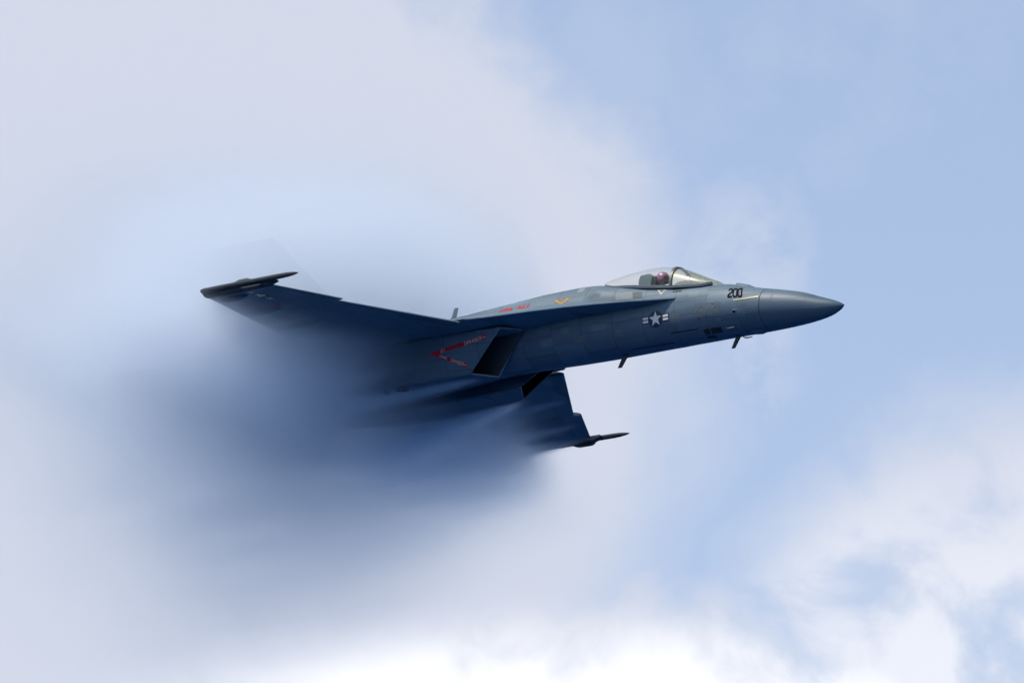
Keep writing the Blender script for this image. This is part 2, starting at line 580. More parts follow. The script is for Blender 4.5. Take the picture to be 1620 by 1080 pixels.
def quad_ring(c, round_=0.10, m=5, per=6):
    """Closed ring through four corner points with small rounded corners."""
    C = [Vector((a[0], a[1], a[2])) for a in c]
    out = []
    for i in range(4):
        p, a, b = C[i], C[i - 1], C[(i + 1) % 4]
        da = (a - p); db = (b - p)
        ra = min(round_, da.length * .45) * da.normalized(); rb = min(round_, db.length * .45) * db.normalized()
        for k in range(m + 1):
            t = k / m
            out.append((1 - t) ** 2 * (p + ra) + 2 * t * (1 - t) * p + t * t * (p + rb))
        q0 = p + rb
        nb = C[(i + 1) % 4]; dn = (p - nb)
        q1 = nb + min(round_, dn.length * .45) * dn.normalized()
        for k in range(1, per):
            out.append(q0.lerp(q1, k / per))
    return out


def nac_corners(t):
    """t = metres aft of the lip plane: corners TI, TO, BO, BI."""
    tab = [
        # t, TI(s,y,z), TO, BO, BI
        (0.0,) + TI + TO + BO + BI,
        (0.5, 8.65, 0.76, 0.47, 8.95, 1.36, 0.41, 9.90, 1.12, -0.55, 9.57, 0.36, -0.50),
        (1.5, 9.60, 0.70, 0.46, 9.90, 1.48, 0.40, 10.75, 1.28, -0.60, 10.5, 0.30, -0.56),
        (3.0, 11.1, 0.58, 0.46, 11.3, 1.55, 0.40, 12.0, 1.38, -0.64, 11.8, 0.22, -0.62),
        (5.0, 13.2, 0.40, 0.55, 13.3, 1.50, 0.45, 13.6, 1.32, -0.56, 13.5, 0.16, -0.56),
        (7.5, 15.6, 0.30, 0.70, 15.6, 1.22, 0.62, 15.7, 1.18, -0.36, 15.7, 0.18, -0.36),
        (8.6, 16.6, 0.32, 0.66, 16.6, 1.12, 0.60, 16.6, 1.10, -0.26, 16.6, 0.26, -0.26),
    ]
    v = interp(tab, t)
    return [v[0:3], v[3:6], v[6:9], v[9:12]]


def to_ring(r): return [P(q.x, q.y, q.z) for q in r]


outer = []
for t in (0, .03, .1, .25, .5, .8, 1.1, 1.5, 2, 2.5, 3, 3.6, 4.2, 5, 5.8, 6.6, 7.5, 8.1, 8.6):
    rnd = 0.035 + 0.33 * min(1, t / 7.0)
    outer.append(to_ring(quad_ring(nac_corners(t), rnd)))
# inner duct: shrink towards the centre by the lip thickness
inner = []
for t in (3.2, 2.4, 1.6, 1.0, .5, .12, .0):
    c = [Vector(q) for q in nac_corners(max(t, 0))]
    cen = sum(c, Vector()) / 4
    k = 0.91 if t > .1 else 0.94
    c = [Vector((q.x, cen.y + (q.y - cen.y) * k, cen.z + (q.z - cen.z) * k)) for q in c]
    if t == 0:
        c = [Vector((q.x - 0.0, q.y, q.z)) for q in c]
    inner.append(to_ring(quad_ring(c, 0.035 + 0.33 * min(1, t / 7.0))))
nac_me = loft('engine_nacelle', outer, cap0=False, cap1=True)
duct_me = loft('intake_duct', inner, cap0=True, cap1=False)
lip_me = loft('intake_lip', [inner[-1], outer[0]], cap0=False, cap1=False)
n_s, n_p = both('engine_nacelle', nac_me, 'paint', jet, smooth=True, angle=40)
d2 = mirror(duct_me, 'intake_duct'); l2 = mirror(lip_me, 'intake_lip')
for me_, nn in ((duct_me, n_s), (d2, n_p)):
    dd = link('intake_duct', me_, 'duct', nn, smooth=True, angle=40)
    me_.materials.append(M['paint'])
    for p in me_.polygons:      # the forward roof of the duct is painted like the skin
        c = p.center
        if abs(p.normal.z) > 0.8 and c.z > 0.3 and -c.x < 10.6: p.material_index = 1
link('intake_lip', lip_me, 'patch', n_s); link('intake_lip', l2, 'patch', n_p)
bmf = bmesh.new(); bmf.from_mesh(nac_me); BVH_N = BVHTree.FromBMesh(bmf); bmf.free()
# splitter that joins the intake to the fuselage side
spl = loft('boundary_layer_splitter', [[P(8.6, .70, .46), P(8.6, 1.18, .44), P(8.6, 1.18, .56), P(8.6, .70, .56)],
                                       [P(11.0, .60, .42), P(11.0, 1.45, .40), P(11.0, 1.45, .52), P(11.0, .60, .52)]])
both('boundary_layer_splitter', spl, 'paint', jet)

# --- nozzles
rings = []
for s, r in ((16.45, .52), (16.8, .50), (17.2, .44), (17.55, .37), (17.52, .34), (17.0, .40), (16.6, .44)):
    rings.append([P(s, .69 + r * math.cos(2 * math.pi * i / 24), .17 + r * math.sin(2 * math.pi * i / 24)) for i in range(24)])
both('exhaust_nozzle', loft('exhaust_nozzle', rings), 'metal', jet, smooth=True, angle=40)


# --- tail surfaces
def slab(name, root, tip, thick):
    """root/tip: (le_point, te_point) as (s,y,z); lens-shaped section."""
    rings = []
    a = Vector(root[1]) - Vector(root[0]); sp = Vector(tip[0]) - Vector(root[0])
    nrm = a.cross(sp).normalized()
    for f in (0, .33, .66, 1.0):
        le = Vector(root[0]).lerp(Vector(tip[0]), f); te = Vector(root[1]).lerp(Vector(tip[1]), f)
        up, lo = [], []
        for c in (0, .03, .1, .25, .45, .7, 1.0):
            t = thick * (te - le).length * (2.2 * math.sqrt(c) * (1 - c) * .62 + .015)
            q = le.lerp(te, c)
            up.append(P(*(q + nrm * t * .5))); lo.append(P(*(q - nrm * t * .5)))
        rings.append(up + lo[::-1])
    return loft(name, rings)


both('vertical_tail', slab('vertical_tail', ((12.3, 1.18, .75), (16.3, 1.18, .75)), ((14.7, 2.05, 3.35), (16.5, 2.05, 3.35)), .05), 'paint', jet, smooth=True, angle=40)
both('tailplane', slab('tailplane', ((14.7, 1.15, .12), (17.4, 1.15, .12)), ((16.9, 3.5, .02), (18.3, 3.5, .02)), .05), 'paint', jet, smooth=True, angle=40)

# ------------------------------------------------------------------ cockpit, canopy, pilot
SILL = [(3.28, 0.30, 1.00), (3.6, 0.42, 0.945), (4.0, 0.46, 0.975), (4.45, 0.47, 1.025), (5.0, 0.46, 1.115), (5.55, 0.44, 1.21), (6.0, 0.37, 1.285), (6.3, 0.27, 1.39), (6.52, 0.10, 1.485)]
CTOP = [(3.22, 1.01), (3.36, 1.075), (3.6, 1.19), (4.0, 1.385), (4.25, 1.495), (4.48, 1.578), (4.75, 1.63), (5.05, 1.65), (5.4, 1.64), (5.8, 1.605), (6.2, 1.55), (6.52, 1.505)]


def can_ring(s, grow=0.0, n=24, rake=0.0):
    """Half hoop from sill to sill. rake leans the hoop forward at its foot."""
    out = []
    for i in range(n + 1):
        a = math.pi * i / n
        q = math.sin(a)
        ss = s - rake * (1 - q)
        w, zs = interp(SILL, ss)
        zt = interp(CTOP, s)[0]
        c = math.cos(a)
        e = 2.25
        r = (abs(c) ** e + abs(q) ** e) ** (-1 / e)
        out.append(P(ss, (w + grow) * c * r, zs - 0.02 + (zt - zs + 0.02 + grow) * q * r))
    return out


BOW = 4.40
RK = 0.03      # lean of the bow between crown and foot
ws = [can_ring(s, 0, rake=RK * f) for s, f in ((3.27, 0.0), (3.36, .05), (3.5, .15), (3.7, .3), (3.9, .45), (4.1, .65), (4.25, .85), (BOW, 1.0))]
windscreen = link('windscreen', loft('windscreen', ws, False, False, closed=False), 'windscreen', jet, smooth=True)
cs = [can_ring(s, 0, rake=RK * f) for s, f in ((BOW + .01, 1.0), (4.7, .7), (4.95, .35), (5.2, 0.1), (5.45, 0), (5.7, 0), (5.95, 0), (6.15, 0), (6.3, 0), (6.42, 0), (6.5, 0))]
canopy = link('canopy', loft('canopy', cs, False, False, closed=False), 'canopy', jet, smooth=True)
fr = [can_ring(BOW - .032, .004, rake=RK), can_ring(BOW - .032, .022, rake=RK), can_ring(BOW + .036, .022, rake=RK), can_ring(BOW + .036, -.035, rake=RK), can_ring(BOW - .032, -.03, rake=RK), can_ring(BOW - .032, .004, rake=RK)]
link('canopy_bow', loft('canopy_bow', fr, False, False, closed=False), 'frame', jet, smooth=True, angle=30)
# sill rails along both sides
V = []; rings = []
for i in range(24):
    s = 3.35 + (6.35 - 3.35) * i / 23
    w, zs = interp(SILL, s)
    rings.append([P(s, w + .018, zs - .065), P(s, w + .018, zs - .012), P(s, w - .02, zs + .012), P(s, w - .05, zs - .01), P(s, w - .05, zs - .09)])
both('canopy_sill', loft('canopy_sill', rings), 'sill', jet, smooth=True, angle=40)

# tub
tub_r = [[P(s, -CW - .03, z1), P(s, -CW - .03, .32), P(s, CW + .03, .32), P(s, CW + .03, z1)] for s, z1 in ((3.70, .93), (4.45, .99), (5.1, 1.09), (5.80, 1.21))]
tub_me = loft('cockpit_tub', tub_r, True, True, closed=False)
link('cockpit_tub', tub_me, 'console', jet)
# glare shield + instrument panel
gs = [[P(s, y, z + h * (1 - (y / w) ** 2)) for y in [w * (k / 6 - 1) for k in range(13)]] + [P(s, w, z - .22), P(s, -w, z - .22)] for s, w, z, h in ((3.62, .30, .96, .06), (3.9, .36, 1.02, .12), (4.2, .38, 1.06, .17), (4.33, .37, 1.06, .16))]
link('glare_shield', loft('glare_shield', gs), 'console', jet, smooth=True, angle=40)
hud = prism('head_up_display', [(4.02, 1.18), (4.14, 1.36), (4.155, 1.36), (4.09, 1.18)], -.11, .11)
link('head_up_display', hud, 'canopy', jet)


def seat_parts():
    root = link('ejection_seat', prism('ejection_seat', [(5.10, .50), (4.75, .52), (4.75, .62), (5.08, .62), (5.25, 1.12), (5.34, 1.12), (5.22, .5)], -.25, .25, .02), 'seat', jet)
    hb = prism('head_box', [(5.10, 1.13), (5.06, 1.42), (5.16, 1.515), (5.42, 1.51), (5.47, 1.40), (5.45, 1.13)], -.20, .20, .03)
    link('head_box', hb, 'seat', root, smooth=True, angle=35)
    pd = prism('head_pad', [(5.02, 1.22), (5.0, 1.44), (5.062, 1.46), (5.09, 1.22)], -.15, .15, .02)
    link('head_pad', pd, 'suit', root)
    rl = prism('seat_rail', [(5.30, .5), (5.34, 1.46), (5.40, 1.46), (5.42, .5)], -.1, .1, .01)
    link('seat_rail', rl, 'rail', root)


seat_parts()


def make_pilot():
    root = bpy.data.objects.new('person', None)
    COL.objects.link(root)
    root.matrix_world = BODY @ Matrix.Translation(P(4.95, 0, .62))
    root['label'] = 'helmeted pilot in flight suit seated upright under the clear canopy'
    root['category'] = 'person'
    # skeleton in seat space: x forward, y left, z up from the seat
    J = [((0, 0, .08), .16), ((0.0, 0, .28), .155), ((-.03, 0, .46), .165), ((-.02, 0, .54), .09), ((0.0, 0, .62), .06), ((.03, 0, .72), .07),
         ((-.02, .17, .46), .075), ((.06, .24, .24), .055), ((.30, .20, .16), .045), ((.38, .19, .17), .035),
         ((-.02, -.17, .46), .075), ((.06, -.24, .24), .055), ((.30, -.20, .16), .045), ((.38, -.19, .17), .035),
         ((.08, .10, .06), .10), ((.50, .14, .16), .075), ((.78, .14, -.16), .05), ((.86, .14, -.20), .04),
         ((.08, -.10, .06), .10), ((.50, -.14, .16), .075), ((.78, -.14, -.16), .05), ((.86, -.14, -.20), .04)]
    Ed = [(0, 1), (1, 2), (2, 3), (3, 4), (4, 5), (2, 6), (6, 7), (7, 8), (8, 9), (2, 10), (10, 11), (11, 12), (12, 13), (0, 14), (14, 15), (15, 16), (16, 17), (0, 18), (18, 19), (19, 20), (20, 21)]
    me = bpy.data.meshes.new('body')
    me.from_pydata([j[0] for j in J], Ed, [])
    o = link('body', me, 'suit', root)
    sk = o.modifiers.new('skin', 'SKIN'); sk.use_smooth_shade = True
    for i, j in enumerate(J):
        me.skin_vertices[0].data[i].radius = (j[1], j[1])
    me.skin_vertices[0].data[0].use_root = True
    sb = o.modifiers.new('sub', 'SUBSURF'); sb.levels = 1; sb.render_levels = 1
    # helmet
    def ell(name, c, r, cut=None, n=20):
        V, F = [], []
        bm = bmesh.new(); bmesh.ops.create_uvsphere(bm, u_segments=n, v_segments=n // 2 + 2, radius=1.0)
        for v in bm.verts: v.co = Vector((c[0] + v.co.x * r[0], c[1] + v.co.y * r[1], c[2] + v.co.z * r[2]))
        if cut: bmesh.ops.delete(bm, geom=[f for f in bm.faces if cut(f.calc_center_median())], context='FACES')
        m = bpy.data.meshes.new(name); bm.to_mesh(m); bm.free(); return m
    he = link('helmet', ell('helmet', (.02, 0, .79), (.165, .135, .155), lambda p: p.z < .69), 'helmet', root, smooth=True)
    link('visor', ell('visor', (.035, 0, .785), (.16, .128, .115), lambda p: p.x < .08 or p.z < .73), 'visor', he, smooth=True)
    link('face', ell('face', (.03, 0, .745), (.125, .095, .12)), 'skin', root, smooth=True)
    link('oxygen_mask', ell('oxygen_mask', (.135, 0, .70), (.06, .055, .065)), 'mask', root, smooth=True)
    # two gloved hands with five fingers each on stick and throttle
    for sd in (1, -1):
        V = [(.38, .19 * sd, .17), (.46, .185 * sd, .165)]; rad = [.032, .036]; E_ = [(0, 1)]
        for k in range(4):
            y = (.155 + .022 * k) * sd; L = (.035, .042, .04, .03)[k]
            b0 = len(V)
            V += [(.475, y, .17), (.475 + L, y, .155), (.475 + L * .9, y, .125)]; rad += [.011, .0095, .008]
            E_ += [(1, b0), (b0, b0 + 1), (b0 + 1, b0 + 2)]
        b0 = len(V)
        V += [(.44, .145 * sd, .17), (.475, .13 * sd, .155)]; rad += [.012, .009]; E_ += [(1, b0), (b0, b0 + 1)]
        hm = bpy.data.meshes.new('glove'); hm.from_pydata(V, E_, [])
        h = link('glove', hm, 'mask', root)
        k = h.modifiers.new('skin', 'SKIN')
        for i, r_ in enumerate(rad): hm.skin_vertices[0].data[i].radius = (r_, r_)
        hm.skin_vertices[0].data[0].use_root = True
    return root


make_pilot()

# ------------------------------------------------------------------ skin details laid on the hull
def hull(bvh, s, z, side=1, off=0.004):
    hit = bvh.ray_cast(P(s, 6.0 * side, z), Vector((0, 1.0 * side, 0)))
    if hit[0] is None: return None
    n = hit[1]
    if n.y * side > 0: n = -n
    return hit[0] + n * off


def lay(name, poly_list, mat, parent, bvh=None, off=0.004, cell=0.06, side=1):
    """Polygons in the (s, z) side plane, cut small and laid onto the skin as thin sheets."""
    bvh = bvh or BVH_F
    bm = bmesh.new()
    for poly in poly_list:
        vs = [bm.verts.new((s, z, 0)) for s, z in poly]
        try: bm.faces.new(vs)
        except Exception: pass
    x0 = min(v.co.x for v in bm.verts); x1 = max(v.co.x for v in bm.verts)
    y0 = min(v.co.y for v in bm.verts); y1 = max(v.co.y for v in bm.verts)
    for k in range(1, int((x1 - x0) / cell) + 1):
        bmesh.ops.bisect_plane(bm, geom=bm.verts[:] + bm.edges[:] + bm.faces[:], plane_co=(x0 + k * cell, 0, 0), plane_no=(1, 0, 0))
    for k in range(1, int((y1 - y0) / cell) + 1):
        bmesh.ops.bisect_plane(bm, geom=bm.verts[:] + bm.edges[:] + bm.faces[:], plane_co=(0, y0 + k * cell, 0), plane_no=(0, 1, 0))
    bad = []
    for v in bm.verts:
        q = hull(bvh, v.co.x, v.co.y, side, off)
        if q is None: bad.append(v)
        else: v.co = q
    if bad: bmesh.ops.delete(bm, geom=bad, context='VERTS')
    bmesh.ops.recalc_face_normals(bm, faces=bm.faces)
    me = bpy.data.meshes.new(name); bm.to_mesh(me); bm.free()
    return link(name, me, mat, parent)


def rect(s, z, ds, dz, slope=0.0):
    return [(s, z), (s + ds, z + slope * ds), (s + ds, z + dz + slope * ds), (s, z + dz)]


def stroke(pts, w):
    """Thick polyline as quads (mitred)."""
    L, Rr = [], []
    for i, p in enumerate(pts):
        a = Vector(pts[max(i - 1, 0)]); b = Vector(pts[min(i + 1, len(pts) - 1)])
        p = Vector(p)
        d0 = (p - a).normalized() if i > 0 else (b - p).normalized()
        d1 = (b - p).normalized() if i < len(pts) - 1 else d0
        n0 = Vector((-d0.y, d0.x)); n1 = Vector((-d1.y, d1.x))
        m = (n0 + n1); m = m.normalized() if m.length > 1e-6 else n0
        k = w * .5 / max(.4, m.dot(n0))
        L.append(tuple(p + m * k)); Rr.append(tuple(p - m * k))
    return [[L[i], L[i + 1], Rr[i + 1], Rr[i]] for i in range(len(pts) - 1)]


def shift(polys, s, z, k=1.0, slope=0.0, flip=True):
    """Local (u right as read from starboard = forward, v up) to (s, z)."""
    return [[(s - u * k, z + v * k + slope * u * k) for u, v in p] for p in polys]


G = {  # letters as strokes in a 0.6 x 1 box
    'A': [[(0, 0), (0, .75), (.3, 1), (.6, .75), (.6, 0)], [(0, .45), (.6, .45)]], 'D': [[(0, 0), (0, 1), (.4, 1), (.6, .8), (.6, .2), (.4, 0), (0, 0)]],
    'N': [[(0, 0), (0, 1), (.6, 0), (.6, 1)]], 'G': [[(.6, .8), (.45, 1), (.15, 1), (0, .8), (0, .2), (.15, 0), (.6, 0), (.6, .45), (.35, .45)]],
    'E': [[(.6, 0), (0, 0), (0, 1), (.6, 1)], [(0, .5), (.45, .5)]], 'R': [[(0, 0), (0, 1), (.6, 1), (.6, .5), (0, .5)], [(.3, .5), (.6, 0)]],
    'J': [[(0, .25), (.15, 0), (.45, 0), (.6, .2), (.6, 1)]], 'T': [[(0, 1), (.6, 1)], [(.3, 1), (.3, 0)]], 'I': [[(.3, 0), (.3, 1)]],
    'K': [[(0, 0), (0, 1)], [(.6, 1), (0, .45)], [(.2, .6), (.6, 0)]], 'V': [[(0, 1), (.3, 0), (.6, 1)]], 'F': [[(0, 0), (0, 1), (.6, 1)], [(0, .5), (.45, .5)]],
    '2': [[(0, .8), (.12, 1), (.48, 1), (.6, .86), (.6, .62), (0, .2), (0, 0), (.6, 0)]], '0': [[(.3, 1), (.12, 1), (0, .86), (0, .14), (.12, 0), (.48, 0), (.6, .14), (.6, .86), (.48, 1), (.3, 1)]],
    '1': [[(.12, .8), (.3, 1), (.3, 0)]], '-': [[(.1, .5), (.5, .5)]], '>': [[(0, .5), (.7, .5)], [(.45, .8), (.75, .5), (.45, .2)]], ' ': [],
}


def word(txt, h, w=.16, adv=.85):
    out = []; u = 0
    for ch in txt:
        for st in G[ch]:
            out += stroke([((x + u) * h, y * h) for x, y in st], w * h)
        u += adv
    return out, (u - adv + .6) * h



def quadmap(polys, bl, br, tl, tr=None, w=1.0, h=1.0):
    """Map local polygons (0..w, 0..h) bilinearly onto four (s, z) corners."""
    if tr is None: tr = (br[0] + tl[0] - bl[0], br[1] + tl[1] - bl[1])
    out = []
    for p in polys:
        q = []
        for u, v in p:
            a, b = u / w, v / h
            q.append(tuple((1 - a) * (1 - b) * bl[k] + a * (1 - b) * br[k] + (1 - a) * b * tl[k] + a * b * tr[k] for k in (0, 1)))
        out.append(q)
    return out


UNIT = [[(0, 0), (1, 0), (1, 1), (0, 1)]]


def panel(name, mat, bl, br, tl, tr=None, parent=None, off=.005, **kw):
    return lay(name, quadmap(UNIT, bl, br, tl, tr), mat, parent or fuselage, off=off, **kw)


# side number
num, wd = word('200', 1.0, .23, .80)
lay('side_number', quadmap(num, (2.75, .462), (2.405, .430), (2.80, .68), (2.49, .665), w=wd), 'black', fuselage, cell=.04, off=.006)
# formation light strip
panel('formation_light', 'yellow', (2.60, .340), (1.985, .352), (2.61, .372), (1.985, .388), off=.009)


# national insignia on the side
def star_polys(r):
    pt = []
    for k in range(10):
        a = math.pi / 2 + k * math.pi / 5
        q = r if k % 2 == 0 else r * .40
        pt.append((q * math.cos(a), q * math.sin(a)))
    return [[(0, 0), pt[k], pt[(k + 1) % 10]] for k in range(10)]


def disc(r, n=32):
    c = [(r * math.cos(2 * math.pi * k / n), r * math.sin(2 * math.pi * k / n)) for k in range(n)]
    return [[(0, 0), c[k], c[(k + 1) % n]] for k in range(n)]


def insignia(ir):
    q = ir / .185
    nv = disc(ir) + [[(sg * ir * .85, -.085 * q), (sg * .355 * q, -.085 * q), (sg * .355 * q, .085 * q), (sg * ir * .85, .085 * q)] for sg in (1, -1)]
    wh = star_polys(ir * .95)
    for sg in (1, -1):
        for z0, z1 in ((.012, .062), (-.062, -.012)):
            wh.append([(sg * ir * 1.06, z0 * q), (sg * .338 * q, z0 * q), (sg * .338 * q, z1 * q), (sg * ir * 1.06, z1 * q)])
    return nv, wh


IS, IZ = 4.635, .215
nv, wh = insignia(.185)
ins = lay('national_insignia', shift(nv, IS, IZ), 'navy', fuselage, off=.005)
lay('insignia_star', shift(wh, IS, IZ), 'white', ins, off=.010)

# squadron lettering and winged emblem on the spine
let, wd = word('VFA-211', 1.0, .24, .88)
lay('squadron_lettering', quadmap(let, (9.12, .93), (8.26, .89), (9.10, 1.17), (8.24, 1.13), w=wd), 'red', fuselage, cell=.05, off=.006)
em = stroke([(0, .95), (.10, .62), (.5, .05), (.90, .62), (1.0, 1.0)], .20) + stroke([(.05, .62), (.18, .95)], .12) + stroke([(.83, .95), (.97, .62)], .12)
em += stroke([(.36, .72), (.44, .92)], .10) + stroke([(.54, .70), (.60, .95)], .10)
lay('winged_emblem', quadmap(em, (7.46, .99), (7.10, .975), (7.50, 1.14), (7.14, 1.125)), 'gold', fuselage, cell=.04, off=.006)

# patches and access panels along the cockpit side
panel('access_panel', 'patch', (5.72, .815), (5.285, .79), (5.78, 1.02), (5.355, .985))
panel('access_panel', 'dirty', (5.27, .80), (5.03, .775), (5.34, .975), (5.10, .955))
panel('access_panel', 'patch', (6.98, 1.25), (6.80, 1.25), (7.0, 1.40), (6.82, 1.40), off=.004)
tri_o = lay('rescue_marking', [[(4.72, .955), (4.47, .925), (4.535, .775)]], 'cream', fuselage, off=.006)
lay('rescue_marking_inset', [[(4.665, .935), (4.52, .915), (4.55, .83)]], 'dirty', tri_o, off=.010)
# two short rows of small dark lettering below the sill (too small to read)
rw = random.Random(3)
for (a, b, z0, z1, h) in ((4.37, 3.90, .868, .872, .034), (4.24, 4.03, .80, .795, .032)):
    rows = []
    n = int((a - b) / .031)
    for k in range(n):
        if rw.random() < .14: continue
        f = k / n; ss = a + (b - a) * f; zz = z0 + (z1 - z0) * f
        g = rw.choice('ADNGERJTKVF')
        rows += quadmap([q for st in G[g] for q in stroke(st, .26)], (ss, zz), (ss - .026, zz), (ss, zz + h), w=.6)
    lay('name_lettering', rows, 'black', fuselage, off=.006, cell=.2)

# angle of attack probe on its diamond plate
plate = lay('probe_plate', [[(2.725, .098), (2.56, .195), (2.34, .098), (2.535, .005)]], 'plate', fuselage, off=.006)
aoa = [P(2.60, .52, .11), P(2.60, .56, .11), P(2.60, .575, .11)]
rings = [[P(2.585 + r * math.cos(a), yy, .108 + r * math.sin(a)) for a in [2 * math.pi * k / 12 for k in range(12)]] for yy, r in ((.49, .040), (.535, .038), (.55, .026), (.555, .012))]
pr = link('angle_of_attack_probe', loft('angle_of_attack_probe', rings), 'rail', fuselage, smooth=True, angle=40)
link('probe_vane', prism('probe_vane', [(2.60, .10), (2.56, .12), (2.45, .112), (2.45, .104)], .55, .575), 'patch', pr)
# stained gun bay door with fasteners
panel('gun_bay_door', 'stain', (3.62, .09), (2.93, .07), (3.62, .40), (2.95, .375), off=.004)
for s, z in ((3.52, .21), (3.42, .30), (3.30, .10), (3.05, .25), (3.12, .34), (3.5, .06)):
    lay('fastener', [[(s + .016 * math.cos(a), z + .016 * math.sin(a)) for a in [2 * math.pi * k / 8 for k in range(8)]]], 'dark', fuselage, off=.008)
# small access doors and repair patches along the forward hull
for (s, z, ds, dz, mt) in ((2.30, -.02, .20, .13, 'plate'), (2.28, .20, .16, .10, 'stain'), (3.82, .52, .30, .16, 'plate'), (3.95, .05, .26, .20, 'stain'),
                           (5.35, .30, .34, .16, 'plate'), (5.55, -.02, .22, .14, 'stain'), (5.95, .16, .40, .14, 'plate'), (6.55, -.05, .30, .16, 'stain'),
                           (6.95, .22, .22, .14, 'plate'), (7.45, .02, .34, .15, 'plate'), (6.2, .98, .36, .10, 'stain'), (3.30, .60, .24, .12, 'plate'), (2.95, -.05, .14, .08, 'plate')):
    panel('access_panel', mt, (s + ds, z), (s, z - .004), (s + ds, z + dz), off=.0035)
# slots, gear door edges and the gun gas louvres low on the nose
panel('air_slot', 'dark', (4.32, -.128), (3.60, -.130), (4.32, -.104), (3.60, -.112))
panel('gear_door_edge', 'dark', (5.55, -.256), (4.38, -.259), (5.55, -.248), (4.38, -.251))
panel('louvre_panel', 'dark', (3.50, -.225), (3.36, -.228), (3.475, -.140), (3.33, -.143))
panel('louvre_panel', 'dark', (3.31, -.226), (3.03, -.230), (3.29, -.142), (3.02, -.146))
panel('louvre_panel', 'dark', (3.52, -.272), (3.30, -.274), (3.48, -.246), (3.27, -.249))
panel('access_panel', 'stain', (3.60, -.085), (2.95, -.09), (3.60, -.02), (2.95, -.028), off=.004)


def blade(name, s0, y, z0, length, chord, sweep, mat='rail', up=-1, thick=.022):
    rings = []
    for f, c in ((0, 1.0), (.5, .88), (1.0, .72)):
        le = s0 + sweep * f; ch = chord * c; z = z0 + up * length * f
        sec = [(0, 0), (.2, .5), (.5, .55), (1, .05), (1, -.05), (.5, -.55), (.2, -.5)]
        rings.append([P(le + a * ch, y + b * thick, z) for a, b in sec])
    return link(name, loft(name, rings), mat, fuselage, smooth=True, angle=35)


blade('blade_antenna', 2.68, 0.0, -.262, .30, .15, .17)
blade('blade_antenna', 5.72, 0.02, -.262, .30, .17, .19)
blade('dorsal_antenna', 10.74, 0.0, 1.30, .32, .16, -.05, mat='paint', up=1)


# pitot tubes either side of the chin
def pitot(side):
    pts = [(2.90, .325, -.165), (2.88, .350, -.195), (2.83, .365, -.212), (2.76, .368, -.216), (2.66, .366, -.214)]
    rad = (.020, .018, .016, .014, .010)
    rings = []
    for (s, y, z), r in zip(pts, rad):
        rings.append([P(s + (r * .6 * math.sin(a) if s > 2.8 else 0), (y + r * math.cos(a)) * side, z + r * math.sin(a)) for a in [2 * math.pi * k / 10 for k in range(10)]])
    return link('pitot_tube', loft('pitot_tube', rings), 'patch' if side > 0 else 'rail', fuselage, smooth=True, angle=50)  # lit near tube pale, silhouetted far tube dark: light put into the colour


pitot(1); pitot(-1)
# gun muzzle fairing on top of the nose, chin fairing below
rings = []
for s, w, h in ((2.34, .02, .0), (2.40, .09, .022), (2.52, .12, .045), (2.70, .12, .052), (2.84, .11, .05), (2.87, .10, .02)):
    zt = interp(FUS, s)[0]
    rings.append([P(s, w * math.cos(a), zt - .02 + (h + .02) * max(0, math.sin(a))) for a in [math.pi * k / 10 for k in range(11)]])
gf = link('gun_fairing', loft('gun_fairing', rings), 'paint', fuselage, smooth=True, angle=50)
rings = []
for s, w, h in ((2.50, .07, .044), (2.54, .085, .052), (2.70, .085, .058), (2.86, .085, .055), (2.875, .07, .04)):
    zt = interp(FUS, s)[0]
    rings.append([P(s, w * math.cos(a), zt - .01 + (h + .012) * max(0, math.sin(a))) for a in [math.pi * k / 10 for k in range(11)]])
link('gun_port', loft('gun_port', rings), 'dark', gf, smooth=True, angle=50)
rings = []
for s, w, h in ((2.02, .02, .0), (2.08, .10, .03), (2.2, .14, .045), (2.35, .12, .03), (2.55, .02, .0)):
    rings.append([P(s, w * math.cos(a), -.275 - h * max(0, math.sin(a))) for a in [math.pi * k / 10 for k in range(11)]])
link('chin_fairing', loft('chin_fairing', rings), 'paint', fuselage, smooth=True, angle=50)

# intake warning chevron on the starboard nacelle
Vx, Up, Lo = Vector((10.24, .000)), Vector((8.87, .245)), Vector((9.46, -.315))
chev = lay('warning_chevron', stroke([tuple(Up), tuple(Vx), tuple(Lo)], .095), 'red', n_s, BVH_N, off=.005)


def along(a, b, f0, f1, h, txt, name):
    """Lettering lying on the band from a to b, read from a to b."""
    p0, p1 = a.lerp(b, f0), a.lerp(b, f1)
    d = (p1 - p0).normalized(); n = Vector((d.y, -d.x))
    if n.y < 0: n = -n
    bl = p0 - n * h * .5; br = p1 - n * h * .5; tl = p0 + n * h * .5
    w, wd_ = word(txt, 1.0, .20, .85)
    lay(name, quadmap(w, tuple(bl), tuple(br), tuple(tl), w=wd_), 'cream', chev, BVH_N, off=.009, cell=.05)


along(Vx, Up, .60, .98, .062, 'DANGER>', 'warning_lettering')
along(Vx, Up, .13, .22, .060, 'JET', 'warning_lettering')
along(Vx, Lo, .18, .42, .055, 'INTAKE', 'warning_lettering')
along(Vx, Lo, .55, .97, .060, 'DANGER>', 'warning_lettering')
# weapon station fittings low on the nacelle
for s, l in ((11.05, .22), (11.30, .06), (11.62, .10)):
    both('station_fitting', prism('station_fitting', [(s, -.63), (s + .02, -.70), (s + l - .02, -.70), (s + l, -.63)], 1.16, 1.30, .008), 'rail', jet)

# ------------------------------------------------------------------ markings under the starboard wing
bmw = bmesh.new()
for o in jet.children:
    if o.name.startswith(('wing_panel', 'leading_edge_flap', 'aileron')): bmw.from_mesh(o.data)
BVH_W = BVHTree.FromBMesh(bmw); bmw.free()
wing_out = [o for o in jet.children if o.name.startswith('wing_panel') and min(-v.co.y for v in o.data.vertices) > 4][0]


